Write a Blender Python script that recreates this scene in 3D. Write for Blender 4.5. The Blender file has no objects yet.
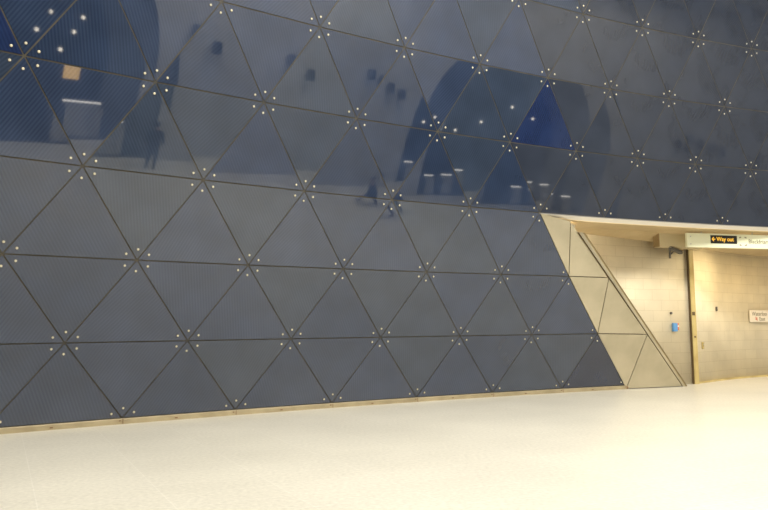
import bpy, bmesh, math, random
from mathutils import Vector, Matrix
random.seed(7)
col = bpy.context.scene.collection
sc = bpy.context.scene
PI = math.pi

# ------------------------------------------------------------------ materials
def mat(name, color, rough=.5, metal=0., spec=None, coat=0., emit=None, estr=0., ior=None):
    m = bpy.data.materials.new(name); m.use_nodes = True
    b = m.node_tree.nodes['Principled BSDF']
    b.inputs['Base Color'].default_value = (*color, 1)
    b.inputs['Roughness'].default_value = rough
    b.inputs['Metallic'].default_value = metal
    if ior: b.inputs['IOR'].default_value = ior
    b.inputs['Coat Weight'].default_value = coat
    if emit:
        b.inputs['Emission Color'].default_value = (*emit, 1)
        b.inputs['Emission Strength'].default_value = estr
    return m

def nd(m, t, **kw):
    n = m.node_tree.nodes.new(t)
    for k, v in kw.items(): setattr(n, k, v)
    return n
def ln(m, a, b): m.node_tree.links.new(a, b)

def noisy(m, c1, c2, scale, detail=4., lo=.35, hi=.65, coord='Object', bump=0.):
    b = m.node_tree.nodes['Principled BSDF']
    tc = nd(m, 'ShaderNodeTexCoord'); nz = nd(m, 'ShaderNodeTexNoise')
    nz.inputs['Scale'].default_value = scale; nz.inputs['Detail'].default_value = detail
    r = nd(m, 'ShaderNodeValToRGB')
    r.color_ramp.elements[0].position = lo; r.color_ramp.elements[1].position = hi
    r.color_ramp.elements[0].color = (*c1, 1); r.color_ramp.elements[1].color = (*c2, 1)
    ln(m, tc.outputs[coord], nz.inputs['Vector']); ln(m, nz.outputs['Fac'], r.inputs['Fac'])
    ln(m, r.outputs['Color'], b.inputs['Base Color'])
    if bump:
        bp = nd(m, 'ShaderNodeBump'); bp.inputs['Strength'].default_value = bump
        bp.inputs['Distance'].default_value = .01
        ln(m, nz.outputs['Fac'], bp.inputs['Height']); ln(m, bp.outputs['Normal'], b.inputs['Normal'])
    return m

def glass_mat(name, dark, light, period=.052):
    """blue enamel-printed glass: fine ribs along the panel's own axis under a polished face"""
    m = mat(name, dark, .03, ior=GLASS_IOR)
    b = m.node_tree.nodes['Principled BSDF']
    tc = nd(m, 'ShaderNodeTexCoord'); sp = nd(m, 'ShaderNodeSeparateXYZ')
    ln(m, tc.outputs['Object'], sp.inputs[0])
    mu = nd(m, 'ShaderNodeMath', operation='MULTIPLY'); mu.inputs[1].default_value = 2*PI/period
    si = nd(m, 'ShaderNodeMath', operation='SINE')
    ln(m, sp.outputs['X'], mu.inputs[0]); ln(m, mu.outputs[0], si.inputs[0])
    mr = nd(m, 'ShaderNodeMapRange'); mr.inputs['From Min'].default_value = -.8; mr.inputs['From Max'].default_value = .8
    ln(m, si.outputs[0], mr.inputs['Value'])
    mx = nd(m, 'ShaderNodeMixRGB'); mx.inputs['Color1'].default_value = (*dark, 1); mx.inputs['Color2'].default_value = (*light, 1)
    ln(m, mr.outputs[0], mx.inputs['Fac'])
    # faint grime
    nz = nd(m, 'ShaderNodeTexNoise'); nz.inputs['Scale'].default_value = 1.3; nz.inputs['Detail'].default_value = 2
    ln(m, tc.outputs['Object'], nz.inputs['Vector'])
    r2 = nd(m, 'ShaderNodeMapRange'); r2.inputs['From Min'].default_value = .35; r2.inputs['From Max'].default_value = .7
    r2.inputs['To Min'].default_value = .88; r2.inputs['To Max'].default_value = 1.14
    ln(m, nz.outputs['Fac'], r2.inputs['Value'])
    vm = nd(m, 'ShaderNodeVectorMath', operation='SCALE')
    ln(m, mx.outputs[0], vm.inputs[0]); ln(m, r2.outputs[0], vm.inputs['Scale'])
    ln(m, vm.outputs[0], b.inputs['Base Color'])
    return m

GLASS_IOR = 1.72
M = {}
M['g0'] = glass_mat('blue_glass_grey', (.020, .030, .052), (.029, .041, .068))
M['g1'] = glass_mat('blue_glass_mid', (.018, .028, .058), (.027, .040, .074))
M['g2'] = glass_mat('blue_glass_dark', (.015, .025, .052), (.023, .035, .067))
M['g3'] = glass_mat('blue_glass_deep', (.010, .018, .055), (.014, .025, .070))
M['g4'] = glass_mat('blue_glass_navy', (.009, .014, .034), (.015, .022, .046))
M['g5'] = glass_mat('blue_glass_reflection_grey', (.023, .029, .045), (.026, .033, .050))  # greyed base stands in for the pale wall's reflection at upper right
M['bolt'] = mat('pale_steel_disc', (.58, .54, .42), .35, .3)
M['bolt_rim'] = mat('bolt_rim', (.10, .09, .06), .5)
M['joint'] = noisy(mat('olive_joint', (.05, .045, .03), .7), (.034, .030, .018), (.060, .050, .029), 3.)
M['steel_trim'] = noisy(mat('skirting_metal', (.5, .42, .26), .4, .3), (.30, .245, .145), (.39, .325, .20), 2.5)
M['brown'] = mat('brown_clip', (.16, .08, .03), .6)
M['cream_metal'] = noisy(mat('cream_metal', (.5, .45, .33), .33, .65), (.43, .385, .275), (.52, .465, .34), 1.3)
M['fascia'] = mat('soffit_fascia', (.62, .58, .50), .4, .2)
M['soffit'] = noisy(mat('soffit_board', (.5, .42, .27), .55), (.46, .35, .19), (.55, .43, .25), 1.2)
M['bulkhead'] = mat('bulkhead_paint', (.50, .42, .26), .5)
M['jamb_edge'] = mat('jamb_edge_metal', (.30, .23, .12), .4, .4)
M['bulk_end'] = mat('bulkhead_end_shade_brown', (.27, .19, .09), .5)  # shadow on the casing end put into a darker brown; sunshield shares it
M['pale_wall'] = noisy(mat('pale_render', (.66, .63, .57), .8), (.41, .40, .37), (.47, .455, .42), .6)
M['reveal'] = mat('portal_reveal', (.12, .135, .155), .6)
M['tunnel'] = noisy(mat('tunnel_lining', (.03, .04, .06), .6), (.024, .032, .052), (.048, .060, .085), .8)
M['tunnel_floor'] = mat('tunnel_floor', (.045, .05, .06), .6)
M['ceil'] = mat('hall_ceiling', (.45, .45, .45), .8)
M['steel'] = mat('brushed_steel', (.5, .5, .5), .3, .9)
M['glow'] = mat('lamp_white', (1, 1, 1), .5, emit=(1., .90, .72), estr=9)
M['glowbar'] = mat('lamp_tube', (1, 1, 1), .5, emit=(1., .93, .82), estr=5)
M['glow_sky'] = mat('added_panel_glow', (1, 1, 1), .5, emit=(1., .93, .80), estr=3.0)
M['amber'] = mat('amber_board', (.9, .6, .2), .5, emit=(1., .60, .18), estr=3.2)
M['black'] = mat('black_plastic', (.012, .011, .010), .4)
M['darkgrey'] = mat('dark_grey_paint', (.09, .08, .065), .5)
M['sign_white'] = mat('sign_enamel', (.76, .78, .58), .35, emit=(1., .95, .62), estr=.03)  # slight emission added to brighten the sign face
M['sign_yellow'] = mat('sign_yellow', (.85, .50, .06), .5, emit=(1., .55, .06), estr=.45)
M['sign_grey'] = mat('sign_grey_letter', (.20, .17, .10), .5)
M['sign_red'] = mat('sign_red', (.62, .12, .05), .5)
M['plate_white'] = mat('plate_white', (.82, .76, .66), .4)
M['post_metal'] = noisy(mat('ochre_post', (.42, .32, .12), .45), (.36, .27, .10), (.50, .40, .17), 2.)
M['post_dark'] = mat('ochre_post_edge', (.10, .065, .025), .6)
M['blue_box'] = mat('blue_plastic', (.10, .26, .50), .4)
M['orange'] = mat('orange_plastic', (.60, .15, .03), .4)
M['skin'] = mat('skin', (.42, .26, .19), .55)
M['hair'] = mat('dark_hair', (.02, .014, .01), .6)
M['coat'] = noisy(mat('dark_coat', (.02, .025, .04), .8), (.014, .018, .03), (.03, .034, .05), 6.)
M['trouser'] = mat('dark_trousers', (.02, .022, .03), .8)
M['shoe'] = mat('black_shoe', (.012, .012, .012), .4)
M['bag'] = mat('navy_bag', (.02, .03, .06), .6)

def brick_mat(name, c1, c2, mortar, bw, bh, mort, rough, bump=.25, offset=.5, rot=0., loc=(0, 0, 0), coord='UV', speck=None, gloss_var=True):
    m = mat(name, c1, rough)
    b = m.node_tree.nodes['Principled BSDF']
    tc = nd(m, 'ShaderNodeTexCoord'); mp = nd(m, 'ShaderNodeMapping')
    mp.inputs['Rotation'].default_value = (0, 0, rot); mp.inputs['Location'].default_value = loc
    br = nd(m, 'ShaderNodeTexBrick'); br.offset = offset; br.squash = 1
    br.inputs['Scale'].default_value = 1
    br.inputs['Color1'].default_value = (*c1, 1); br.inputs['Color2'].default_value = (*c2, 1)
    br.inputs['Mortar'].default_value = (*mortar, 1)
    br.inputs['Brick Width'].default_value = bw; br.inputs['Row Height'].default_value = bh
    br.inputs['Mortar Size'].default_value = mort; br.inputs['Mortar Smooth'].default_value = .3
    ln(m, tc.outputs[coord], mp.inputs[0]); ln(m, mp.outputs[0], br.inputs['Vector'])
    nz = nd(m, 'ShaderNodeTexNoise'); nz.inputs['Scale'].default_value = speck[0] if speck else 1.1
    nz.inputs['Detail'].default_value = 5
    ln(m, tc.outputs[coord], nz.inputs['Vector'])
    mr = nd(m, 'ShaderNodeMapRange'); mr.inputs['From Min'].default_value = .3; mr.inputs['From Max'].default_value = .7
    lo, hi = (speck[1], speck[2]) if speck else (.9, 1.08)
    mr.inputs['To Min'].default_value = lo; mr.inputs['To Max'].default_value = hi
    ln(m, nz.outputs['Fac'], mr.inputs['Value'])
    nz2 = nd(m, 'ShaderNodeTexNoise'); nz2.inputs['Scale'].default_value = .45; nz2.inputs['Detail'].default_value = 6
    ln(m, tc.outputs[coord], nz2.inputs['Vector'])
    mr2 = nd(m, 'ShaderNodeMapRange'); mr2.inputs['From Min'].default_value = .3; mr2.inputs['From Max'].default_value = .7
    mr2.inputs['To Min'].default_value = .93; mr2.inputs['To Max'].default_value = 1.06
    ln(m, nz2.outputs['Fac'], mr2.inputs['Value'])
    mm = nd(m, 'ShaderNodeMath', operation='MULTIPLY'); ln(m, mr.outputs[0], mm.inputs[0]); ln(m, mr2.outputs[0], mm.inputs[1])
    vm = nd(m, 'ShaderNodeVectorMath', operation='SCALE')
    ln(m, br.outputs['Color'], vm.inputs[0]); ln(m, mm.outputs[0], vm.inputs['Scale'])
    ln(m, vm.outputs[0], b.inputs['Base Color'])
    if bump:
        bp = nd(m, 'ShaderNodeBump'); bp.invert = True; bp.inputs['Strength'].default_value = bump
        bp.inputs['Distance'].default_value = .006
        ln(m, br.outputs['Fac'], bp.inputs['Height']); ln(m, bp.outputs['Normal'], b.inputs['Normal'])
    return m
M['blocks'] = brick_mat('cream_blocks', (.72, .64, .47), (.68, .60, .44), (.55, .47, .31), .64, .30, .005, .38, bump=.12)
M['floor'] = brick_mat('terrazzo_tiles', (.555, .53, .45), (.54, .515, .435), (.60, .575, .50), 1.13, .565, .007, .30, bump=0,
                       offset=0., rot=-math.atan2(.455, .89), loc=(-.37, .2, 0), coord='Object', speck=(20, .86, 1.10))

# ------------------------------------------------------------------ helpers
def link(o, parent=None):
    col.objects.link(o)
    if parent is not None: o.parent = parent
    return o
def tag(o, label=None, cat=None, group=None, kind=None):
    if label: o['label'] = label
    if cat: o['category'] = cat
    if group: o['group'] = group
    if kind: o['kind'] = kind
    return o
def empty(name, loc=(0, 0, 0), rotz=0.):
    o = bpy.data.objects.new(name, None); o.location = loc; o.rotation_euler = (0, 0, rotz)
    o.empty_display_size = .1
    return link(o)
def meshobj(name, verts, faces, m, parent=None, smooth=False, uvs=None):
    me = bpy.data.meshes.new(name); me.from_pydata([tuple(v) for v in verts], [], faces); me.update()
    me.materials.append(m)
    if uvs:
        uv = me.uv_layers.new(name='UVMap')
        for p in me.polygons:
            for li, vi in zip(p.loop_indices, p.vertices): uv.data[li].uv = uvs[vi]
    if smooth:
        for p in me.polygons: p.use_smooth = True
    return link(bpy.data.objects.new(name, me), parent)
def bmobj(name, bm, m, parent=None, smooth=False):
    bmesh.ops.recalc_face_normals(bm, faces=bm.faces)
    me = bpy.data.meshes.new(name); bm.to_mesh(me); bm.free(); me.materials.append(m)
    if smooth:
        for p in me.polygons: p.use_smooth = True
    return link(bpy.data.objects.new(name, me), parent)
def add_box(bm, c, s, rot=None, bevel=0.):
    r = bmesh.ops.create_cube(bm, size=1)
    mt = Matrix.Translation(c) @ (rot.to_4x4() if rot else Matrix.Identity(4)) @ Matrix.Diagonal((*s, 1))
    bmesh.ops.transform(bm, matrix=mt, verts=r['verts'])
    if bevel:
        es = list({e for v in r['verts'] for e in v.link_edges})
        bmesh.ops.bevel(bm, geom=es, offset=bevel, segments=2, affect='EDGES', profile=.5)
    return bm
def box(name, c, s, m, parent=None, rot=None, bevel=0.):
    return bmobj(name, add_box(bmesh.new(), c, s, rot, bevel), m, parent)
def add_cyl(bm, a, b, r1, r2=None, seg=20):
    a = Vector(a); b = Vector(b); d = b - a
    q = d.to_track_quat('Z', 'Y').to_matrix().to_4x4()
    r = bmesh.ops.create_cone(bm, cap_ends=True, segments=seg, radius1=r1, radius2=r1 if r2 is None else r2, depth=d.length)
    bmesh.ops.transform(bm, matrix=Matrix.Translation((a+b)/2) @ q, verts=r['verts'])
    return bm
def cyl(name, a, b, r, m, parent=None, r2=None, seg=20):
    return bmobj(name, add_cyl(bmesh.new(), a, b, r, r2, seg), m, parent, False)
def ring_label(n):
    return ['first', 'second', 'third', 'fourth', 'fifth', 'sixth', 'seventh', 'eighth', 'ninth', 'tenth', 'eleventh', 'twelfth'][n]

# ------------------------------------------------------------------ camera
F_PX, PITCH, ROLL = 748.718, .1007392, -.0083491
cp, sp_ = math.cos(PITCH), math.sin(PITCH); cr, sr = math.cos(ROLL), math.sin(ROLL)
RIGHT = Vector((cr, -sr*sp_, sr*cp)); UP = Vector((-sr, -cr*sp_, cr*cp)); FWD = Vector((0, cp, sp_))
CAM = Vector((0, 0, 1.6))
cd = bpy.data.cameras.new('camera'); cam = link(bpy.data.objects.new('camera', cd))
cam.matrix_world = Matrix.Translation(CAM) @ Matrix((RIGHT, UP, -FWD)).transposed().to_4x4()
cd.lens = 36*F_PX/768; cd.sensor_width = 36; cd.clip_end = 300
sc.camera = cam
def proj(p):
    d = Vector(p) - CAM; z = d.dot(FWD)
    return 384 + F_PX*d.dot(RIGHT)/z, 255 - F_PX*d.dot(UP)/z
def ray(x, y):
    return (RIGHT*((x-384)/F_PX) + UP*((255-y)/F_PX) + FWD).normalized()
def on_plane(x, y, p0, n):
    d = ray(x, y); n = Vector(n); return CAM + d*((Vector(p0)-CAM).dot(n)/d.dot(n))

# ------------------------------------------------------------------ the cone wall
CX, CY, R0, S1, TH0, DTH, DZ, QZ, S2, TW, SHX, SHY, TZ = (32.759654, -35.598885, 61.727266, -.7042643, 2.2226463, -.01755360,
    1.3394175, .0235783, .00659365, .00437721, -.11436729, .41290684, .0031030918)
def node(k, u):
    z = .1 + k*DZ + QZ*k*k
    r = R0 + S1*z + S2*z*z; th = TH0 + DTH*u + TW*k
    z += TZ*k*(u-6)
    return Vector((CX + r*math.cos(th) + SHX*z, CY + r*math.sin(th) + SHY*z, z))
def face_n(a, b, c):
    n = (b-a).cross(c-a).normalized()
    return n if n.y < 0 else -n
def umax(k): return 12-k if k < 3 else 999
UL, UR, KT = -8, 23, 10
def tri_ok(nodes):
    ks = [k for k, u in nodes]
    if min(ks) >= 3: return True
    return all(u <= 12-k for k, u in nodes)
tris = []
for k in range(0, KT):
    for u in range(UL, UR):
        if (u-k) % 2 == 0:
            for kind, t in (('up', [(k, u), (k, u+2), (k+1, u+1)]), ('down', [(k, u), (k+1, u+1), (k+1, u-1)])):
                if tri_ok(t): tris.append((k, kind, t))

# backing shell (olive joints show between the panels)
vid = {}; verts = []; faces = []
def nn(k, u):
    a, b = node(k, u+1), node(k, u-1); c = node(k+1, u)
    return face_n(a, b, c)
for k, kind, t in tris:
    f = []
    for q in t:
        if q not in vid:
            vid[q] = len(verts); verts.append(node(*q) - nn(*q)*.009)
        f.append(vid[q])
    a, b, c = [verts[i] for i in f]
    if (b-a).cross(c-a).dot(nn(*t[0])) < 0: f.reverse()
    faces.append(f)
wf = meshobj('wall_front', verts, faces, M['joint']); wf['kind'] = 'structure'
so = wf.modifiers.new('thickness', 'SOLIDIFY'); so.thickness = .16; so.offset = -1

# bolt mesh (shared)
bm = bmesh.new(); add_cyl(bm, (0, 0, 0), (0, 0, .006), .025, .025, 20)
rim_me = bpy.data.meshes.new('bolt_washer'); bm.to_mesh(rim_me); bm.free(); rim_me.materials.append(M['bolt_rim'])
bm = bmesh.new(); add_cyl(bm, (0, 0, .004), (0, 0, .012), .0185, .0185, 20); add_cyl(bm, (0, 0, .012), (0, 0, .015), .0185, .013, 20)
bolt_me = bpy.data.meshes.new('bolt'); bm.to_mesh(bolt_me); bm.free(); bolt_me.materials.append(M['bolt'])

def clip_area(pts):
    def clip(poly, inside, inter):
        out = []
        for i, p in enumerate(poly):
            q = poly[i-1]
            if inside(p):
                if not inside(q): out.append(inter(q, p))
                out.append(p)
            elif inside(q): out.append(inter(q, p))
        return out
    def ix(X): return lambda a, b: (X, a[1] + (b[1]-a[1])*(X-a[0])/(b[0]-a[0]))
    def iy(Y): return lambda a, b: (a[0] + (b[0]-a[0])*(Y-a[1])/(b[1]-a[1]), Y)
    P = pts
    for ins, it in ((lambda p: p[0] >= 0, ix(0)), (lambda p: p[0] <= 768, ix(768)), (lambda p: p[1] >= 0, iy(0)), (lambda p: p[1] <= 510, iy(510))):
        P = clip(P, ins, it)
        if not P: return 0
    return abs(sum(P[i-1][0]*P[i][1]-P[i][0]*P[i-1][1] for i in range(len(P))))/2

rowname = ['lowest row', 'second row up', 'third row up', 'fourth row up', 'fifth row up', 'sixth row up', 'topmost row in view']
info = []
for k, kind, t in tris:
    if k > 7: continue
    P = [node(*q) for q in t]
    area = clip_area([proj(p) for p in P])
    cx = sum(proj(p)[0] for p in P)/3
    info.append((k, kind, t, area, cx))
vis = {}
for k, kind, t, area, cx in info:
    if area > 12: vis.setdefault((k, kind), []).append((cx, tuple(t)))
for v in vis.values(): v.sort()
DEEP = {((4, 8), (4, 10), (5, 9)): 'g3', ((4, -4), (4, -2), (5, -3)): 'g3'}
NAVY = {((0, 10), (0, 12), (1, 11))}
rnd = random.Random(3)
for k, kind, t, area, cx in info:
    if area <= 12:                        # one ring of panels past the picture's edge carries the wall on
        if not (-5 <= t[0][1] <= 20 and k <= 7): continue
    P = [node(*q) for q in t]
    a, b, c = P; n = face_n(a, b, c)
    cen = (a+b+c)/3
    edge = (b-a).normalized() if kind == 'up' else (P[1]-P[2]).normalized()
    upv = n.cross(edge); 
    if upv.z < 0: upv = -upv
    ang = rnd.choice([58, 63, 112, 118, 122, 100, 48])*PI/180    # direction of the printed ribs
    stripe = edge*math.cos(ang) + upv*math.sin(ang)
    X = stripe.cross(n).normalized(); Y = n.cross(X)
    mw = Matrix((X, Y, n)).transposed().to_4x4(); mw.translation = cen
    inv = mw.inverted()
    L = [inv @ p for p in P]
    ar = 0
    # inset
    ins = []
    for i in range(3):
        p = L[i]; e1 = (L[(i+1) % 3]-p).normalized(); e2 = (L[(i+2) % 3]-p).normalized()
        half = math.acos(max(-1, min(1, e1.dot(e2))))/2
        bis = (e1+e2).normalized(); ins.append(p + bis*(.0118/math.sin(half)))
    if (ins[1]-ins[0]).cross(ins[2]-ins[0]).z < 0: ins = [ins[0], ins[2], ins[1]]; L = [L[0], L[2], L[1]]
    key = tuple(t)
    mk = DEEP.get(key) or ('g4' if key in NAVY else rnd.choice(['g0', 'g0', 'g1', 'g1', 'g2']))
    if t[0][1] >= 9 and k >= 3 and mk in ('g0', 'g1', 'g2'): mk = 'g5'  # upper right panels: neutral reflection put into the base colour
    th = .007
    vs = [Vector((p.x, p.y, 0)) for p in ins] + [Vector((p.x, p.y, -th)) for p in ins]
    o = meshobj('glass_panel', vs, [(0, 1, 2), (5, 4, 3), (0, 3, 4, 1), (1, 4, 5, 2), (2, 5, 3, 0)], M[mk])
    o.matrix_world = mw
    if area > 12:
        l = vis[(k, kind)]; i = [x[1] for x in l].index(key)
        pt = 'point-up' if kind == 'up' else 'point-down'
        lab = f'{pt} triangular blue glass panel in the {rowname[min(k, 6)]}, {ring_label(i)} from the left'
        if mk == 'g3' : lab = f'deep blue {pt} glass triangle in the {rowname[min(k,6)]}, {ring_label(i)} from the left'
        if key in NAVY: lab = 'dark navy point-up glass triangle at floor level beside the cream metal panels'
        tag(o, lab, 'glass panel', 'blue triangular glass panels of the curved wall')
    else:
        tag(o, 'blue glass triangle further along the curved wall, past the picture edge', 'glass panel',
            'blue glass panels past the picture edge')
    for i in range(3):
        p = L[i]; e1 = (L[(i+1) % 3]-p).normalized(); e2 = (L[(i+2) % 3]-p).normalized()
        q = p + (e1+e2).normalized()*(.19 if (p - inv @ P[2 if kind == 'up' else 0]).length < 1e-4 else .222)
        bo = bpy.data.objects.new('bolt', bolt_me); bo.location = (q.x, q.y, 0); link(bo, o)
        wa = bpy.data.objects.new('washer', rim_me); wa.location = (0, 0, 0); link(wa, bo)

# ------------------------------------------------------------------ skirting under the glass
us = [u*.5 for u in range(UL*2, 25)]
sv = []; sf = []
for i, u in enumerate(us):
    p = node(0, u); n = nn(0, u) if True else None
    h = Vector((n.x, n.y, 0)).normalized()
    for off, z in ((.05, 0), (.05, .085), (.035, .096), (-.10, .096), (-.10, 0)):
        sv.append(Vector((p.x, p.y, 0)) + h*off + Vector((0, 0, z)))
for i in range(len(us)-1):
    for j in range(5):
        a = i*5+j; b = i*5+(j+1) % 5; sf.append((a, b, b+5, a+5))
e = (len(us)-1)*5
sf += [(4, 3, 2, 1, 0), (e, e+1, e+2, e+3, e+4)]
sk = meshobj('baseboard_front', sv, sf, M['steel_trim']); sk['kind'] = 'structure'
bm = bmesh.new()
for u in range(-4, 13, 2):
    p = node(0, u); n = nn(0, u); h = Vector((n.x, n.y, 0)).normalized()
    rot = Matrix((h.cross(Vector((0, 0, 1))), h, Vector((0, 0, 1)))).transposed()
    for du, zz, ss in ((0, .05, (.012, .006, .085)), (-.05, .062, (.03, .01, .02)), (.9, .04, (.05, .01, .02))):
        q = node(0, min(12, u+du))
        add_box(bm, Vector((q.x, q.y, zz)) + h*.053, ss, rot)
bo_ = bmobj('clip', bm, M['brown'], sk)

# ------------------------------------------------------------------ floor / hall
fl = meshobj('floor', [(-30, -30, 0), (62, -30, 0), (62, 45, 0), (-30, 45, 0)], [(0, 1, 2, 3)], M['floor']); fl['kind'] = 'structure'
WD = Vector((.9466, .3223, 0)); WN = Vector((-.3223, .9466, 0)); WO = Vector((0, -1.69, 0))
def wp(s, d, z): return WO + WD*s - WN*d + Vector((0, 0, z))     # s along the opposite wall, d into it
CEIL = 15.5
ARCH = [8.65, 29.3]; RA, JZ = 4.65, 4.2
def archz(s):
    for c in ARCH:
        if abs(s-c) < RA: return JZ + math.sqrt(max(0, RA*RA-(s-c)**2))
    return 0
ss = [-28.]
for c in ARCH:
    ss += [c-RA-1e-4] + [c-RA*math.cos(PI*i/48) for i in range(0, 49)] + [c+RA+1e-4]
ss += [62.]
vv = []; ff = []
for s in ss:
    z = archz(s)
    if any(abs(abs(s-c)-RA) < 1e-9 for c in ARCH): z = JZ
    vv += [wp(s, 0, z), wp(s, 0, CEIL)]
for i in range(len(ss)-1):
    a = 2*i
    ff.append((a, a+2, a+3, a+1))
wb = meshobj('wall_back', vv, ff, M['pale_wall']); wb['kind'] = 'structure'
for ci, c in enumerate(ARCH):
    # splayed reveal, then the tunnel barrel
    def prof(r, jz, n=32):
        return [(-r, 0.)] + [(-r*math.cos(PI*i/n), jz + r*math.sin(PI*i/n)) for i in range(n+1)] + [(r, 0.)]
    steps = [(RA, JZ, 0.), (RA, JZ, .25), (RA-.75, JZ-.15, 1.3)]
    vv = []; ff = []
    for r, jz, d in steps: vv += [wp(c+s, d, z) for s, z in prof(r, jz)]
    n = 35
    for j in range(len(steps)-1):
        for i in range(n-1): ff.append((j*n+i, j*n+i+1, (j+1)*n+i+1, (j+1)*n+i))
    o = meshobj('trim_%d' % (ci+1), vv, ff, M['reveal']); o['kind'] = 'structure'
    vv = []; ff = []
    for r, jz, d in ((RA-.75, JZ-.15, 1.3), (RA-.9, JZ-.2, 1.32), (RA-.9, JZ-.2, 12.)):
        vv += [wp(c+s, d, z) for s, z in prof(r, jz)]
    for j in range(2):
        for i in range(n-1): ff.append((j*n+i, j*n+i+1, (j+1)*n+i+1, (j+1)*n+i))
    ff.append(tuple(range(2*n, 3*n)))
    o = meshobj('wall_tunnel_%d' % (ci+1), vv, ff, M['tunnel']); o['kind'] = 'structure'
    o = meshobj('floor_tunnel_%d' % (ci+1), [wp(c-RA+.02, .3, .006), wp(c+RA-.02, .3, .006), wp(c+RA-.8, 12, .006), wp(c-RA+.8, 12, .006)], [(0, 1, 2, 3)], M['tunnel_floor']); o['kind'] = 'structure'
ce = meshobj('ceiling', [(-30, -30, CEIL), (62, -30, CEIL), (62, 45, CEIL), (-30, 45, CEIL)], [(0, 3, 2, 1)], M['ceil']); ce['kind'] = 'structure'

# ------------------------------------------------------------------ opening in the wall: metal panels, block walls, soffit
A0 = Vector((8.86, 21.80, 0)); AD = Vector((.908, .42, 0)).normalized(); AN = Vector((AD.y, -AD.x, 0))
F = [node(0, 12), node(1, 11), node(2, 10), node(3, 9)]
F = [F[0]+Vector((0, 0, -.09)), F[1], F[2], F[3]]
def on_floor(x, y, z=0.):
    d = ray(x, y); return CAM + d*((z-CAM.z)/d.z)
B0 = on_floor(682.7, 386.4, .004)
m310 = (node(3, 9)+node(3, 11))/2
B3 = on_plane(570.6, 221., m310 - AN*.02, AN)
def at_row(y):
    lo, hi = 0., 1.
    for _ in range(40):
        m = (lo+hi)/2
        if proj(B0.lerp(B3, m))[1] > y: lo = m
        else: hi = m
    return B0.lerp(B3, lo)
B1 = at_row(334.3); B2 = at_row(277.6)
plist = [([F[3], B3, F[2]], 'narrow cream metal triangle hanging from the soffit beside the glass'),
         ([B3, B2, F[2]], 'bright cream metal triangle with an upright left edge, at the top of the portal edge'),
         ([F[2], B2, F[1]], 'cream metal triangle pointing down, halfway up the portal edge'),
         ([B2, B1, F[1]], 'cream metal triangle with its point up, beside the block wall'),
         ([F[1], B1, F[0]], 'cream metal triangle pointing down to the floor beside blue glass'),
         ([B1, B0, F[0]], 'lowest cream metal triangle standing on the floor at the portal foot')]
for P, lab in plist:
    cen = sum(P, Vector())/len(P)
    n = face_n(P[0], P[1], P[2])
    m = len(P); ins = []
    for i in range(m):
        e1 = (P[(i+1) % m]-P[i]).normalized(); e2 = (P[i-1]-P[i]).normalized()
        half = math.acos(max(-1, min(1, e1.dot(e2))))/2
        ins.append(P[i] + (e1+e2).normalized()*(.011/math.sin(half)) - cen)
    vs = ins + [v - n*.02 for v in ins]
    fs = [tuple(range(m)), tuple(range(2*m-1, m-1, -1))] + [(i, i+m, (i+1) % m+m, (i+1) % m) for i in range(m)]
    o = meshobj('metal_panel', vs, fs, M['cream_metal']); o.location = cen
    bmx = bmesh.new(); bmx.from_mesh(o.data); bmesh.ops.recalc_face_normals(bmx, faces=bmx.faces); bmx.to_mesh(o.data); bmx.free()
    tag(o, lab, 'metal panel', 'cream metal panels along the portal edge')
# dark backing of the metal panels
bk = [p - AN*.15 for p in (F[3], F[2], F[1], F[0], B0, B1, B2, B3)]
o = meshobj('wall_portal_backing', bk, [(0, 1, 6, 7), (1, 2, 5, 6), (2, 3, 4, 5)], M['post_dark']); o['kind'] = 'structure'
# jamb lining running from the panel edge back to the block wall
C0 = on_floor(687.6, 386.3, .004) - AN*.0; C3 = on_plane(585., 232.8, B3 - AN*.06, AN); D3 = on_plane(578.2, 232.2, B3 - AN*.03, AN)
D0 = B0.copy()
def band(name, f0, f1, m, back=0.):
    pts = [D0.lerp(C0, f0), D3.lerp(C3, f0), D3.lerp(C3, f1), D0.lerp(C0, f1)]
    o = meshobj(name, [p - AN*back for p in pts], [(0, 1, 2, 3)], m); o['kind'] = 'structure'; return o
j = band('trim_jamb', .10, .62, M['cream_metal'])
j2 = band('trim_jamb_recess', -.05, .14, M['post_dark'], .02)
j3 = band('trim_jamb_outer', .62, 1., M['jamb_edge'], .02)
dC0 = (C0-A0).dot(AN); dC3 = (C3-A0).dot(AN)
jr = meshobj('trim_jamb_return', [C0, C3, C3 - AN*(dC3-.01), C0 - AN*(dC0-.01)], [(0, 1, 2, 3)], M['cream_metal']); jr['kind'] = 'structure'
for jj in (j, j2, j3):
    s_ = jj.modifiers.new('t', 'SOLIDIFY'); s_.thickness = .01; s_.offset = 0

def wall_strip(name, path, z0, ztops, m, thick=.25):
    """vertical wall following a plan polyline; UVs in metres"""
    vs = []; uv = []; fs = []; L = 0
    for i, p in enumerate(path):
        if i: L += (Vector(p)-Vector(path[i-1])).length
        zt = ztops[i] if isinstance(ztops, (list, tuple)) else ztops
        vs += [(p[0], p[1], z0), (p[0], p[1], zt)]; uv += [(L, z0), (L, zt)]
    for i in range(len(path)-1): fs.append((2*i, 2*i+2, 2*i+3, 2*i+1))
    o = meshobj(name, vs, fs, m, uvs=uv)
    for p in o.data.polygons: p.use_smooth = True
    o['kind'] = 'structure'
    s = o.modifiers.new('t', 'SOLIDIFY'); s.thickness = thick; s.offset = -1
    return o
AL = A0 - AD*6.2
wall_strip('wall_portal_left', [(AL.x, AL.y), (A0.x+AD.x*.12, A0.y+AD.y*.12)], 0, 4.6, M['blocks'])
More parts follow.
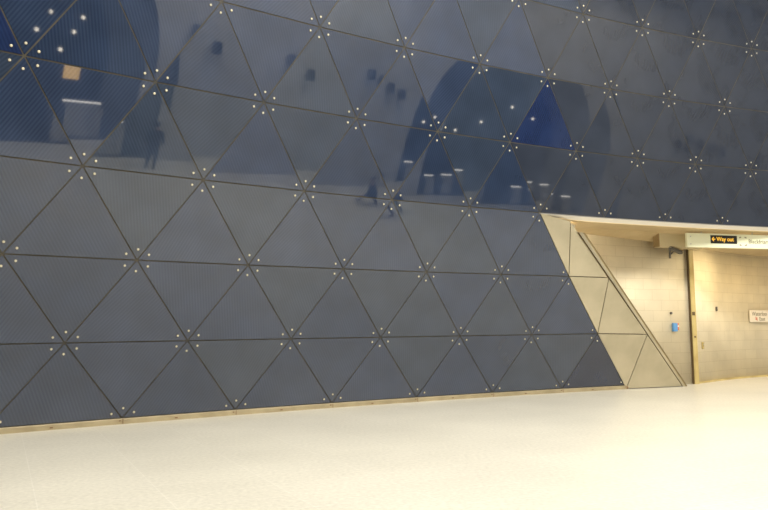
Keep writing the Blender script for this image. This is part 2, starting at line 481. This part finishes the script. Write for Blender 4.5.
# curved block wall right of the post (smooth curve through measured floor points)
ctrl = [Vector(v) for v in ((8.97, 21.86), (9.58, 22.42), (10.73, 23.55), (12.56, 24.85), (15.2, 25.9), (18.5, 26.4))]
def cat(P, t):
    i = min(int(t), len(P)-2); f = t-i
    p0 = P[max(i-1, 0)]; p1 = P[i]; p2 = P[i+1]; p3 = P[min(i+2, len(P)-1)]
    return .5*((2*p1) + (p2-p0)*f + (2*p0-5*p1+4*p2-p3)*f*f + (3*p1-p0-3*p2+p3)*f**3)
curve = [cat(ctrl, i/8) for i in range(0, 41)]
wall_strip('wall_portal_right', [(p.x, p.y) for p in curve], 0, 4.5, M['blocks'])
# dark skirting line along the curved wall
bsv = []; bsf = []
for i, p in enumerate(curve):
    t = (curve[min(i+1, 40)] - curve[max(i-1, 0)]).normalized(); nn_ = Vector((t.y, -t.x))
    q = p + nn_*.015
    bsv += [(q.x, q.y, 0), (q.x, q.y, .055), (p.x, p.y, .055), (p.x, p.y, 0)]
for i in range(40):
    for jx in range(3): a = 4*i+jx; bsf.append((a, a+4, a+5, a+1))
o = meshobj('baseboard_right', bsv, bsf, M['post_metal']); o['kind'] = 'structure'

# soffit: fascia strip under the glass plus the board running back to the block walls
us = [9 + .5*i for i in range(0, 29)]
top = [node(3, u) - nn(3, u)*.005 - Vector((0, 0, .02)) for u in us]
fv = []; ffc = []
for u, p in zip(us, top):
    h = nn(3, u); drop = .02 + .07*min(1, (u-9)/1.2)
    fv += [p + Vector((0, 0, .0)), p + Vector((0, 0, -drop)) - Vector((h.x, h.y, 0))*.06]
for i in range(len(us)-1): ffc.append((2*i, 2*i+1, 2*i+3, 2*i+2))
o = meshobj('trim_soffit_edge', fv, ffc, M['fascia']); o['kind'] = 'structure'
bpath = [AL + AD*(6.2*i/12) for i in range(12)] + [Vector((p.x, p.y, 0)) for p in curve]
bl = [0]
for i in range(1, len(bpath)): bl.append(bl[-1] + (bpath[i]-bpath[i-1]).length)
def bat(f):
    L = f*bl[-1]
    for i in range(1, len(bl)):
        if bl[i] >= L: return bpath[i-1].lerp(bpath[i], (L-bl[i-1])/(bl[i]-bl[i-1]))
    return bpath[-1]
def backz(p):
    a = (p-AL).dot(AD)
    return 4.31 - .05*max(0, min(a, 6.0)) if a < 6.2 else 3.97
sfv = []; sff = []
for i in range(len(us)):
    a = fv[2*i+1]; b = bat(i/(len(us)-1)*.86); b = Vector((b.x, b.y, backz(b)))
    b = b + (b-Vector((a.x, a.y, b.z))).normalized()*.04
    mid = a.lerp(b, .62); mid.z = a.z - .01
    sfv += [a, mid, b]
for i in range(len(us)-1): sff += [(3*i, 3*i+1, 3*i+4, 3*i+3), (3*i+1, 3*i+2, 3*i+5, 3*i+4)]
o = meshobj('ceiling_portal', sfv, sff, M['soffit']); o['kind'] = 'structure'
s = o.modifiers.new('t', 'SOLIDIFY'); s.thickness = .03; s.offset = 0

RA_ = Matrix((AD, -AN, Vector((0, 0, 1)))).transposed()           # frame of the block wall: x along, y into wall
def fA(a, d, z): return A0 - AD*a + AN*d + Vector((0, 0, z))        # a metres left of the post, d in front of the wall
bh = empty('bulkhead_box', fA(.75, .45, 3.86)); bh.rotation_euler = RA_.to_euler()
box('casing', (.06, .10, .20), (1.62, .23, .40), M['bulkhead'], bh, bevel=.008)
box('shaded_end', (-.757, .10, .20), (.02, .22, .38), M['bulk_end'], bh)  # thin dark plate paints the shade on the casing's left end
tag(bh, 'boxed-in beige bulkhead under the soffit, left of the Way out sign', 'bulkhead')

# post
po = empty('wall_post', fA(.0, .0, 0) + AD*.02); po.rotation_euler = RA_.to_euler()
box('channel', (.06, -.04, 1.975), (.17, .08, 3.95), M['post_metal'], po, bevel=.006)
box('shadow_gap', (-.035, -.03, 1.975), (.02, .06, 3.95), M['post_dark'], po)  # solid dark strip stands in for the shade of the gap
box('clamp', (.04, -.085, 2.02), (.10, .02, .10), M['post_dark'], po, bevel=.004)
box('clamp', (.06, -.085, 1.35), (.06, .02, .05), M['post_dark'], po, bevel=.004)
tag(po, 'tall ochre metal channel post running from floor to soffit between the block walls', 'post')

# ---- CCTV camera
def cctv():
    p = on_plane(669.5, 246.8, fA(0, .42, 0), AN)
    r = empty('security_camera', p); r.rotation_euler = RA_.to_euler()
    cyl('mounting_pole', (0, 0, .02), (0, 0, -.33), .032, M['darkgrey'], r)
    box('mounting_plate', (.04, 0, .0), (.18, .12, .02), M['darkgrey'], r, bevel=.003)
    bm = bmesh.new(); add_cyl(bm, (0, 0, -.24), (.15, 0, -.12), .018, .018, 12); bmobj('bracket', bm, M['darkgrey'], r)
    R = Matrix.Rotation(.26, 3, 'Y')
    h = box('housing', (.22, -.01, -.10), (.42, .11, .10), M['darkgrey'], r, rot=R, bevel=.018)
    box('sunshield', (.235, -.012, -.045), (.46, .125, .014), M['bulk_end'], r, rot=R)
    d = R @ Vector((1, 0, 0)); e = Vector((.22, -.01, -.10)) + d*.21
    cyl('lens', e - d*.01, e + d*.03, .036, M['black'], r)
    tag(r, 'dark grey security camera on a bracket under the bulkhead', 'security camera')
cctv()

# ---- signs
def text_obj(name, body, size, loc, rot, m, parent, align='LEFT', ext=.002, bold=0.):
    cu = bpy.data.curves.new(name, 'FONT'); cu.body = body; cu.size = size; cu.extrude = ext; cu.align_x = align; cu.offset = bold
    to = bpy.data.objects.new(name, cu); col.objects.link(to)
    dg = bpy.context.evaluated_depsgraph_get(); dg.update()
    me = bpy.data.meshes.new_from_object(to.evaluated_get(dg)); bpy.data.objects.remove(to)
    me.materials.clear(); me.materials.append(m)
    o = bpy.data.objects.new(name, me); link(o, parent); o.location = loc; o.rotation_euler = rot
    return o
SDIR = Vector((.965, .262, 0)).normalized(); SNR = Vector((SDIR.y, -SDIR.x, 0))
sp0 = on_plane(687.6, 247, (8.42, 20.62, 0), SNR)
ht = 0.40
sg = empty('direction_sign', sp0); sg.rotation_euler = Matrix((SDIR, -SNR, Vector((0, 0, 1)))).transposed().to_euler()
box('sign_box', (2.2, .045, ht/2), (4.4, .09, ht), M['sign_white'], sg, bevel=.012)
for x in (.5, 2.2, 3.9): cyl('hanger', (x, .045, ht-.01), (x, .045, ht+.10), .018, M['steel'], sg)
for z in (.09, .30): cyl('screw', (.11, -.006, z), (.11, .004, z), .017, M['steel'], sg, seg=12)
def face_px(x, y): 
    p = on_plane(x, y, sp0, SNR) - sp0; return p.dot(SDIR), p.z
x0, zt = face_px(710.3, 235.2); x1, zb = face_px(737, 244)
ps = box('legend_panel', ((x0+x1)/2, -.004, (zt+zb)/2), (x1-x0, .012, zt-zb), M['black'], sg)
text_obj('legend_text', 'Way out', .16, (x0+.19, -.0125, (zt+zb)/2-.042), (PI/2, 0, 0), M['sign_yellow'], ps, bold=.004)
bm = bmesh.new(); zc = (zt+zb)/2+.005
add_box(bm, (x0+.10, -.0125, zc), (.10, .004, .026))
for sgn in (1, -1):
    add_box(bm, (x0+.07, -.0125, zc+sgn*.026), (.085, .004, .026), Matrix.Rotation(-sgn*PI/4, 3, 'Y'))
bmobj('arrow', bm, M['sign_yellow'], ps)
x2, _ = face_px(742.9, 240); zc2 = ht/2
bm = bmesh.new()
for sx in (-1, 1):
    for sz in (-1, 1):
        add_box(bm, (x2+sx*.085, -.004, zc2+sz*.115), (.06, .008, .022)); add_box(bm, (x2+sx*.105, -.004, zc2+sz*.105), (.022, .008, .042))
bmobj('symbol_corners', bm, M['sign_grey'], sg)
x3, _ = face_px(747.6, 240)
text_obj('lettering', 'Blackfriars Road', .17, (x3+.02, -.006, zc2-.055), (PI/2, 0, 0), M['sign_grey'], sg)
tag(sg, 'long pale hanging direction sign reading Way out and Blackfriars under the soffit', 'sign')

# wall-mounted exit plate on the curved wall
def curve_hit(x, y):
    d = ray(x, y); best = None
    for i in range(40):
        a, b = curve[i], curve[i+1]; e = b-a; den = d.x*e.y-d.y*e.x
        if abs(den) < 1e-9: continue
        t = (a.x*e.y-a.y*e.x)/den; w = (a.x*d.y-a.y*d.x)/den
        if 0 <= w <= 1 and t > 0: best = (CAM + d*t, Vector((e.x, e.y, 0)).normalized())
    return best
p, td = curve_hit(748.5, 322); td = curve_hit(786, 322)[0] - p; td.z = 0; td.normalize()
pn = Vector((td.y, -td.x, 0)); rotE = Matrix((td, -pn, Vector((0, 0, 1)))).transposed().to_euler()
ws = empty('wall_sign', p + pn*.05); ws.rotation_euler = rotE
box('plate', (.66, 0, .19), (1.32, .03, .38), M['plate_white'], ws, bevel=.006)
text_obj('lettering', 'Waterloo', .19, (.10, -.017, .205), (PI/2, 0, 0), M['sign_grey'], ws)
text_obj('lettering', 'East', .18, (.46, -.017, .04), (PI/2, 0, 0), M['sign_grey'], ws)
bm = bmesh.new()
for zz in (.085, .125): add_box(bm, (.32, -.017, zz), (.13, .003, .016))
add_box(bm, (.305, -.017, .145), (.07, .003, .016), Matrix.Rotation(.7, 3, 'Y'))
add_box(bm, (.335, -.017, .065), (.07, .003, .016), Matrix.Rotation(.7, 3, 'Y'))
add_box(bm, (.32, -.017, .105), (.09, .003, .016), Matrix.Rotation(-.7, 3, 'Y'))
bmobj('rail_symbol', bm, M['sign_red'], ws)
bm = bmesh.new(); add_box(bm, (1.12, -.017, .27), (.025, .003, .12))
for sgn in (1, -1): add_box(bm, (1.12+sgn*.022, -.017, .30), (.075, .003, .024), Matrix.Rotation(sgn*PI/4, 3, 'Y'))
bmobj('arrow', bm, M['sign_grey'], ws)
tag(ws, 'small white wall sign reading Waterloo East on the cream block wall', 'sign')

# small fittings on the block walls
def on_A(x, y, d=.0): return on_plane(x, y, A0 + AN*d, AN)
p = on_A(674, 331.5)
r = empty('call_point', p); r.rotation_euler = RA_.to_euler()
box('housing', (0, -.04, .12), (.15, .08, .24), M['blue_box'], r, bevel=.01)
box('side_plate', (.115, -.025, .14), (.07, .05, .20), M['orange'], r, bevel=.008)
cyl('button', (.115, -.05, .15), (.115, -.065, .15), .022, M['plate_white'], r)
tag(r, 'small blue and orange call box on the bright block wall left of the post', 'call box')
p = on_A(670.6, 313.2)
r = empty('wall_stud', p); r.rotation_euler = RA_.to_euler()
cyl('cap', (0, 0, 0), (0, -.04, 0), .034, M['darkgrey'], r); cyl('pin', (0, -.04, 0), (0, -.06, 0), .012, M['steel'], r, seg=12)
tag(r, 'small round dark stud on the block wall above the blue call box', 'wall fitting')
for (x, y, w, h, m, nm, lab) in ((716, 311, .075, .13, 'darkgrey', 'key_switch', 'small dark key switch on the curved block wall right of the post'),
                             (702.3, 349, .08, .20, 'post_metal', 'switch_plate', 'narrow ochre switch plate low on the wall beside the post')):
    p, td = curve_hit(x, y); pn = Vector((td.y, -td.x, 0))
    r = empty(nm, p + pn*.022); r.rotation_euler = Matrix((td, -pn, Vector((0, 0, 1)))).transposed().to_euler()
    box('plate', (0, 0, h/2), (w, .045, h), M[m], r, bevel=.006)
    cyl('barrel', (0, -.02, h*.65), (0, -.035, h*.65), .016, M['steel'], r, seg=12)
    tag(r, lab, 'wall fitting')

# fluorescent battens in the soffit behind the sign (real lamps of the place) and one added out of view
LIGHTS = []
def batten(c, d, L, lab, power, colr=(1., .80, .45), tilt=0., side=0.):
    r = empty('batten_light', c)
    r.rotation_euler = Matrix((d, Vector((-d.y, d.x, 0)), Vector((0, 0, 1)))).transposed().to_euler()
    box('body', (0, 0, .045), (L, .16, .05), M['plate_white'], r, bevel=.006)
    cyl('tube', (-L/2+.03, 0, 0), (L/2-.03, 0, 0), .018, M['glowbar'], r, seg=12)
    tag(r, lab, 'ceiling light', 'strip lights under the portal soffit')
    la = bpy.data.lights.new('strip_lamp', 'AREA'); la.shape = 'RECTANGLE'; la.size = L; la.size_y = .12
    la.energy = power; la.color = colr
    lo = bpy.data.objects.new('strip_lamp', la); link(lo, r); lo.location = (0, 0, -.03); lo.rotation_euler = (tilt, side, 0)
    LIGHTS.append(lo)
batten(Vector((10.5, 21.75, 4.06)), SDIR, 1.4, 'fluorescent strip light behind the hanging Way out sign, left one', 50, (1., .80, .48))
batten(Vector((12.6, 22.6, 3.95)), SDIR, 1.6, 'fluorescent strip light further right behind the hanging sign', 42, (1., .72, .36))

batten(fA(5.5, 1.15, 4.12), AD, .9, 'added strip light, hidden, over the left end of the bright block wall', 125, (1., .90, .70), .75, -.6)  # added out of sight to brighten the upper left of the block wall

# ------------------------------------------------------------------ hall lights (added luminous panels, unseen, standing in for the glazed roof)
k = 0
def added_ceiling_panel(x, y, w, h, power, lab):  # added unseen panel with its own lamp to light floor and opposite wall
    r = empty('added_ceiling_light', (x, y, CEIL-.14)); r.rotation_euler = (0, 0, math.atan2(WD.y, WD.x))
    bm = bmesh.new()
    for cx_, cy_, a, b in ((0, h/2, w+.1, .1), (0, -h/2, w+.1, .1), (w/2, 0, .1, h), (-w/2, 0, .1, h)): add_box(bm, (cx_, cy_, .06), (a, b, .16))
    bmobj('frame', bm, M['steel'], r)
    box('diffuser', (0, 0, .05), (w-.1, h-.1, .03), M['glow_sky'], r)
    la = bpy.data.lights.new('added_ceiling_lamp', 'AREA'); la.shape = 'RECTANGLE'; la.size = w-.2; la.size_y = h-.2
    la.energy = power; la.color = (1., .96, .89)
    lo = bpy.data.objects.new('added_ceiling_lamp', la); link(lo, r); lo.location = (0, 0, .02)
    tag(r, lab, 'ceiling light', 'added luminous panels unseen high over the concourse')
for i, (s, lab) in enumerate(((-2, 'nearest'), (8, 'second'), (19, 'third'), (31, 'farthest'))):
    p = wp(s, -5.6, 0)
    added_ceiling_panel(p.x, p.y, 7, 6, [1000, 3750, 2750, 1150][i], f'large added luminous panel, unseen in the high concourse ceiling, {lab} along the hall')

w = bpy.data.worlds.new('world'); sc.world = w; w.use_nodes = True
w.node_tree.nodes['Background'].inputs[0].default_value = (1., .93, .82, 1)
w.node_tree.nodes['Background'].inputs[1].default_value = .36

# ------------------------------------------------------------------ things seen mirrored in the glass
def lamp(s, d, z, lab, grp):
    r = empty('pendant_lamp', wp(s, d, z))
    bm = bmesh.new(); bmesh.ops.create_uvsphere(bm, u_segments=16, v_segments=10, radius=.075); bmobj('globe', bm, M['glow'], r, True)
    cyl('cap', (0, 0, .08), (0, 0, .16), .05, M['darkgrey'], r, r2=.03, seg=12)
    # stem up to the vault
    c = min(ARCH, key=lambda c: abs(c-s)); rr = RA-.9
    zv = JZ-.2 + math.sqrt(max(.01, rr*rr-(s-c)**2)) if abs(s-c) < rr else z+1
    cyl('stem', (0, 0, .15), (0, 0, max(zv - z, .3)), .012, M['darkgrey'], r, seg=8)
    tag(r, lab, 'lamp', grp)
for s, z, pos in ((11.3, 5.55, 'highest'), (11.0, 4.95, 'middle'), (10.55, 4.2, 'lowest')):
    lamp(s, 1.6, z, f'small bright lamp mirrored in the upper left glass, {pos} of the slanting row', 'lamps mirrored at upper left')
for s, z, pos in ((27.5, 4.55, 'leftmost and lowest'), (29.6, 5.23, 'middle one'), (31.2, 6.0, 'rightmost')):
    lamp(s, 1.6, z, f'small bright lamp mirrored inside the arched portal, {pos}', 'lamps mirrored in the arched portal')

def barrier(s, d, z, L, lab, z2=0.):
    r = empty('escalator_end', wp(s, d, 0)); r.rotation_euler = (0, 0, math.atan2(WD.y, WD.x))
    box('side_panel', (0, 0, (z-.12)/2+.02), (L, .5, z-.16), M['steel'], r, bevel=.03)
    box('plinth', (0, 0, .06), (L+.1, .6, .12), M['darkgrey'], r, bevel=.01)
    cyl('light_tube', (-L/2, 0, z), (L/2, 0, z), .035, M['glowbar'], r)
    for x in (-L/2+.1, L/2-.1): cyl('bracket', (x, 0, z-.14), (x, 0, z), .02, M['steel'], r, seg=10)
    tag(r, lab, 'escalator')
barrier(11.15, .5, 1.42, 1.7, 'steel escalator end with bright white top light, mirrored in the upper left glass')
for s_, z_, L_, lab in ((26.0, 1.05, .7, 'leftmost'), (27.5, 1.15, .9, 'second from the left'), (31.0, 1.05, .9, 'third from the left'), (32.7, .95, .8, 'rightmost')):
    barrier(s_, .6, z_, L_, 'steel escalator end with lit rail mirrored at the arched portal, %s' % lab)
r = empty('destination_board', wp(10.75, .9, 2.15)); r.rotation_euler = (0, 0, math.atan2(WD.y, WD.x))
box('case', (0, -.06, .28), (.80, .12, .62), M['black'], r, bevel=.01)
box('lit_face', (0, .004, .28), (.70, .012, .52), M['amber'], r)
for x in (-.3, .3): cyl('hanger', (x, -.06, .58), (x, -.06, 5.2), .015, M['darkgrey'], r, seg=8)
tag(r, 'glowing amber board mirrored in the upper left glass', 'sign')

def speaker(s, z, lab):
    r = empty('wall_speaker', wp(s, 0, z)); r.rotation_euler = (0, 0, math.atan2(WD.y, WD.x))
    box('case', (0, .26, 0), (.30, .26, .52), M['darkgrey'], r, rot=Matrix.Rotation(.18, 3, 'X'), bevel=.02)
    box('grille', (0, .395, -.01), (.25, .012, .45), M['black'], r, rot=Matrix.Rotation(.18, 3, 'X'))
    box('wall_bracket', (0, .05, 0), (.10, .12, .22), M['darkgrey'], r)
    tag(r, lab, 'loudspeaker', 'loudspeakers mirrored on the pale wall')
speaker(14.8, 5.9, 'dark wall loudspeaker mirrored in the upper left glass, right of the standing figure')
speaker(18.7, 5.8, 'dark wall loudspeaker mirrored in the glass, midway to the arched portal')
speaker(22.2, 6.1, 'left one of the loudspeaker pair mirrored left of the arched portal')
speaker(23.1, 5.9, 'right one of the loudspeaker pair mirrored left of the arched portal')
speaker(36.6, 5.9, 'left one of the loudspeaker pair mirrored above the doorway soffit')
speaker(37.6, 5.7, 'right one of the loudspeaker pair mirrored above the doorway soffit')

# ------------------------------------------------------------------ people (seen mirrored)
def skin_mesh(name, joints, edges, m, parent, sub=2, root=0):
    me = bpy.data.meshes.new(name); me.from_pydata([j[0] for j in joints], edges, []); me.update()
    o = bpy.data.objects.new(name, me); col.objects.link(o)
    bm_ = bmesh.new(); bm_.from_mesh(me); lay = bm_.verts.layers.skin.verify()
    bm_.verts.ensure_lookup_table()
    for i, v in enumerate(bm_.verts):
        rr = joints[i][1]; rr = rr if isinstance(rr, tuple) else (rr, rr)
        v[lay].radius = rr; v[lay].use_root = (i == root)
    bm_.to_mesh(me); bm_.free()
    o.modifiers.new('skin', 'SKIN').use_smooth_shade = True
    sb = o.modifiers.new('sub', 'SUBSURF'); sb.levels = sub; sb.render_levels = sub
    dg = bpy.context.evaluated_depsgraph_get(); dg.update()
    m2 = bpy.data.meshes.new_from_object(o.evaluated_get(dg)); bpy.data.objects.remove(o)
    m2.materials.clear(); m2.materials.append(m)
    for p in m2.polygons: p.use_smooth = True
    return link(bpy.data.objects.new(name, m2), parent)

def person(loc, rotz, legs, arms, lean, lab, hgt=1.0, long_coat=True, bulk=1.0):
    """legs: ((knee),(ankle)) offsets for left/right, arms: ((elbow),(wrist)); +y is forward"""
    r = empty('person', loc, rotz)
    J = []; E = []
    def add(p, rad, par=None):
        J.append((tuple(Vector(p)*hgt), rad if isinstance(rad, tuple) else rad)); i = len(J)-1
        if par is not None: E.append((par, i))
        return i
    pel = add((0, 0, .95), (.15, .11)); ab = add((0, lean*.1, 1.10), (.135, .10), pel)
    ch = add((0, lean*.3, 1.32), (.165, .115), ab); nb = add((0, lean*.45, 1.47), (.08, .07), ch)
    nk = add((0, lean*.55, 1.54), .055, nb); hd = add((0, lean*.62+.02, 1.60), (.065, .08), nk)
    ht_ = add((0, lean*.66+.02, 1.69), (.073, .092), hd); cr_ = add((0, lean*.66+.01, 1.755), (.05, .06), ht_)
    wr = []; ank = []
    for sx, (kn, an), (el, wi) in ((-1, legs[0], arms[0]), (1, legs[1], arms[1])):
        h = add((sx*.095, 0, .88), .088, pel); kk = add(kn, .058, h); cf = add(Vector(kn).lerp(Vector(an), .35), .056, kk)
        aa = add(an, .038, cf); ft = add(Vector(an)+Vector((0, .07, -.045)), (.038, .03), aa); add(Vector(an)+Vector((0, .17, -.062)), (.036, .02), ft); ank.append(Vector(an))
        sh = add((sx*.18, lean*.35, 1.42), .062, ch); ee = add(el, .042, sh); ww = add(wi, .027, ee); wr.append(ww)
        wv = Vector(wi); ev = Vector(el); dn = (wv-ev).normalized(); side = Vector((0, 1, 0)) - dn*dn.y; side.normalize()
        out = dn.cross(side)
        pm = add(wv + dn*.055, (.036, .018), ww); pt = add(wv + dn*.09, (.036, .016), pm)
        for fi, (off, ln_) in enumerate(((-.03, .055), (-.010, .070), (.011, .075), (.031, .066))):
            a1 = add(wv + dn*(.10+ln_*.4) + side*off, .0088, pt); add(wv + dn*(.10+ln_) + side*off - out*sx*.018, .0075, a1)
        t1 = add(wv + dn*.06 + side*.048, .011, pm); add(wv + dn*.095 + side*.062, .009, t1)
    b = skin_mesh('body', J, E, M['skin'], r, sub=2)
    hc = Vector((0, lean*.66+.02, 1.675))*hgt
    bm_ = bmesh.new(); rr = bmesh.ops.create_uvsphere(bm_, u_segments=20, v_segments=14, radius=1.)
    bmesh.ops.transform(bm_, matrix=Matrix.Translation(hc+Vector((0, -.014, .022))) @ Matrix.Diagonal((.088, .106, .112, 1)), verts=rr['verts'])
    dele = [v for v in bm_.verts if v.co.y > hc.y+.055 and v.co.z < hc.z+.06]
    bmesh.ops.delete(bm_, geom=dele, context='VERTS'); bmobj('hair', bm_, M['hair'], r, True)
    bm_ = bmesh.new(); add_cyl(bm_, hc+Vector((0, .085, .0)), hc+Vector((0, .115, -.02)), .012, .016, 10); bmobj('nose', bm_, M['skin'], r, True)
    for sx in (-1, 1):
        bm_ = bmesh.new(); q = bmesh.ops.create_uvsphere(bm_, u_segments=10, v_segments=8, radius=.012)
        bmesh.ops.translate(bm_, vec=hc+Vector((sx*.032, .083, .018)), verts=q['verts']); bmobj('eye', bm_, M['black'], r, True)
        bm_ = bmesh.new(); q = bmesh.ops.create_uvsphere(bm_, u_segments=10, v_segments=8, radius=1)
        bmesh.ops.transform(bm_, matrix=Matrix.Translation(hc+Vector((sx*.085, .0, .0))) @ Matrix.Diagonal((.012, .022, .032, 1)), verts=q['verts']); bmobj('ear', bm_, M['skin'], r, True)
    box('mouth', hc+Vector((0, .088, -.045)), (.045, .008, .008), M['orange'], r)
    # clothes follow the body: coat with sleeves, trousers, shoes
    J2 = []; E2 = []
    def add2(p, rad, par=None):
        J2.append((tuple(Vector(p)*hgt), (rad[0]*bulk, rad[1]*bulk) if isinstance(rad, tuple) else rad*bulk)); i = len(J2)-1
        if par is not None: E2.append((par, i))
        return i
    zb = .52 if long_coat else .86
    c0 = add2((0, 0, .98), (.20, .16)); 
    if long_coat: c1 = add2((0, -.02, .74), (.225, .18), c0); c2 = add2((0, -.03, zb), (.24, .19), c1)
    else: c2 = add2((0, 0, zb), (.20, .16), c0)
    c3 = add2((0, lean*.1, 1.14), (.18, .145), c0); c4 = add2((0, lean*.3, 1.34), (.20, .15), c3); c5 = add2((0, lean*.45, 1.47), (.11, .10), c4)
    for sx, (el, wi) in ((-1, arms[0]), (1, arms[1])):
        s1 = add2((sx*.185, lean*.35, 1.415), .085, c4); s2 = add2(el, .066, s1); add2(Vector(el).lerp(Vector(wi), .93), .048, s2)
    skin_mesh('coat', J2, E2, M['coat'], r, sub=2)
    for sx, (kn, an) in ((-1, legs[0]), (1, legs[1])):
        skin_mesh('trouser_leg', [((sx*.09*hgt, 0, .90*hgt), .105), (tuple(Vector(kn)*hgt), .078), (tuple(Vector(an)*hgt + Vector((0, 0, .01))), .062)], [(0, 1), (1, 2)], M['trouser'], r, 2)
        a = Vector(an)*hgt
        skin_mesh('shoe', [(tuple(a+Vector((0, -.04, -.035))), (.044, .048)), (tuple(a+Vector((0, .06, -.045))), (.046, .038)), (tuple(a+Vector((0, .18, -.055))), (.045, .026))], [(0, 1), (1, 2)], M['shoe'], r, 2)
    tag(r, lab, 'person', None)
    return r
person((11.45, 3.35, 0), -2.1,
       (((-.11, .03, .50), (-.12, 0, .085)), ((.12, .02, .50), (.15, -.02, .085))),
       (((-.27, -.03, 1.15), (-.26, .10, .93)), ((.28, -.02, 1.15), (.30, .06, .92))), .0,
       'person standing with feet apart in dark clothes, mirrored in the upper left glass', 1.08, True)
person((14.45, 9.25, 0), 2.76,
       (((-.09, .24, .53), (-.09, .30, .09)), ((.10, .02, .50), (.11, -.34, .16))),
       (((-.27, -.12, 1.17), (-.25, .06, .98)), ((.27, .10, 1.16), (.25, .33, 1.05))), .16,
       'person in a long dark coat walking in mid-stride, mirrored at mid glass', 1.14, True, 1.38)
bg = empty('shoulder_bag', (14.45, 9.25, 0), 2.76)
box('bag_body', (.40, -.02, .90), (.14, .42, .36), M['bag'], bg, bevel=.04)
cyl('strap', (.38, -.12, 1.05), (.21, .03, 1.60), .014, M['bag'], bg, seg=8); cyl('strap', (.38, .12, 1.05), (.21, .09, 1.60), .014, M['bag'], bg, seg=8)
tag(bg, 'dark shoulder bag hanging at the side of the walking coated person', 'bag')

# ------------------------------------------------------------------ view
sc.view_settings.view_transform = 'Standard'; sc.view_settings.look = 'None'
sc.view_settings.exposure = 0.; sc.view_settings.gamma = 1.; sc.view_settings.use_curve_mapping = False
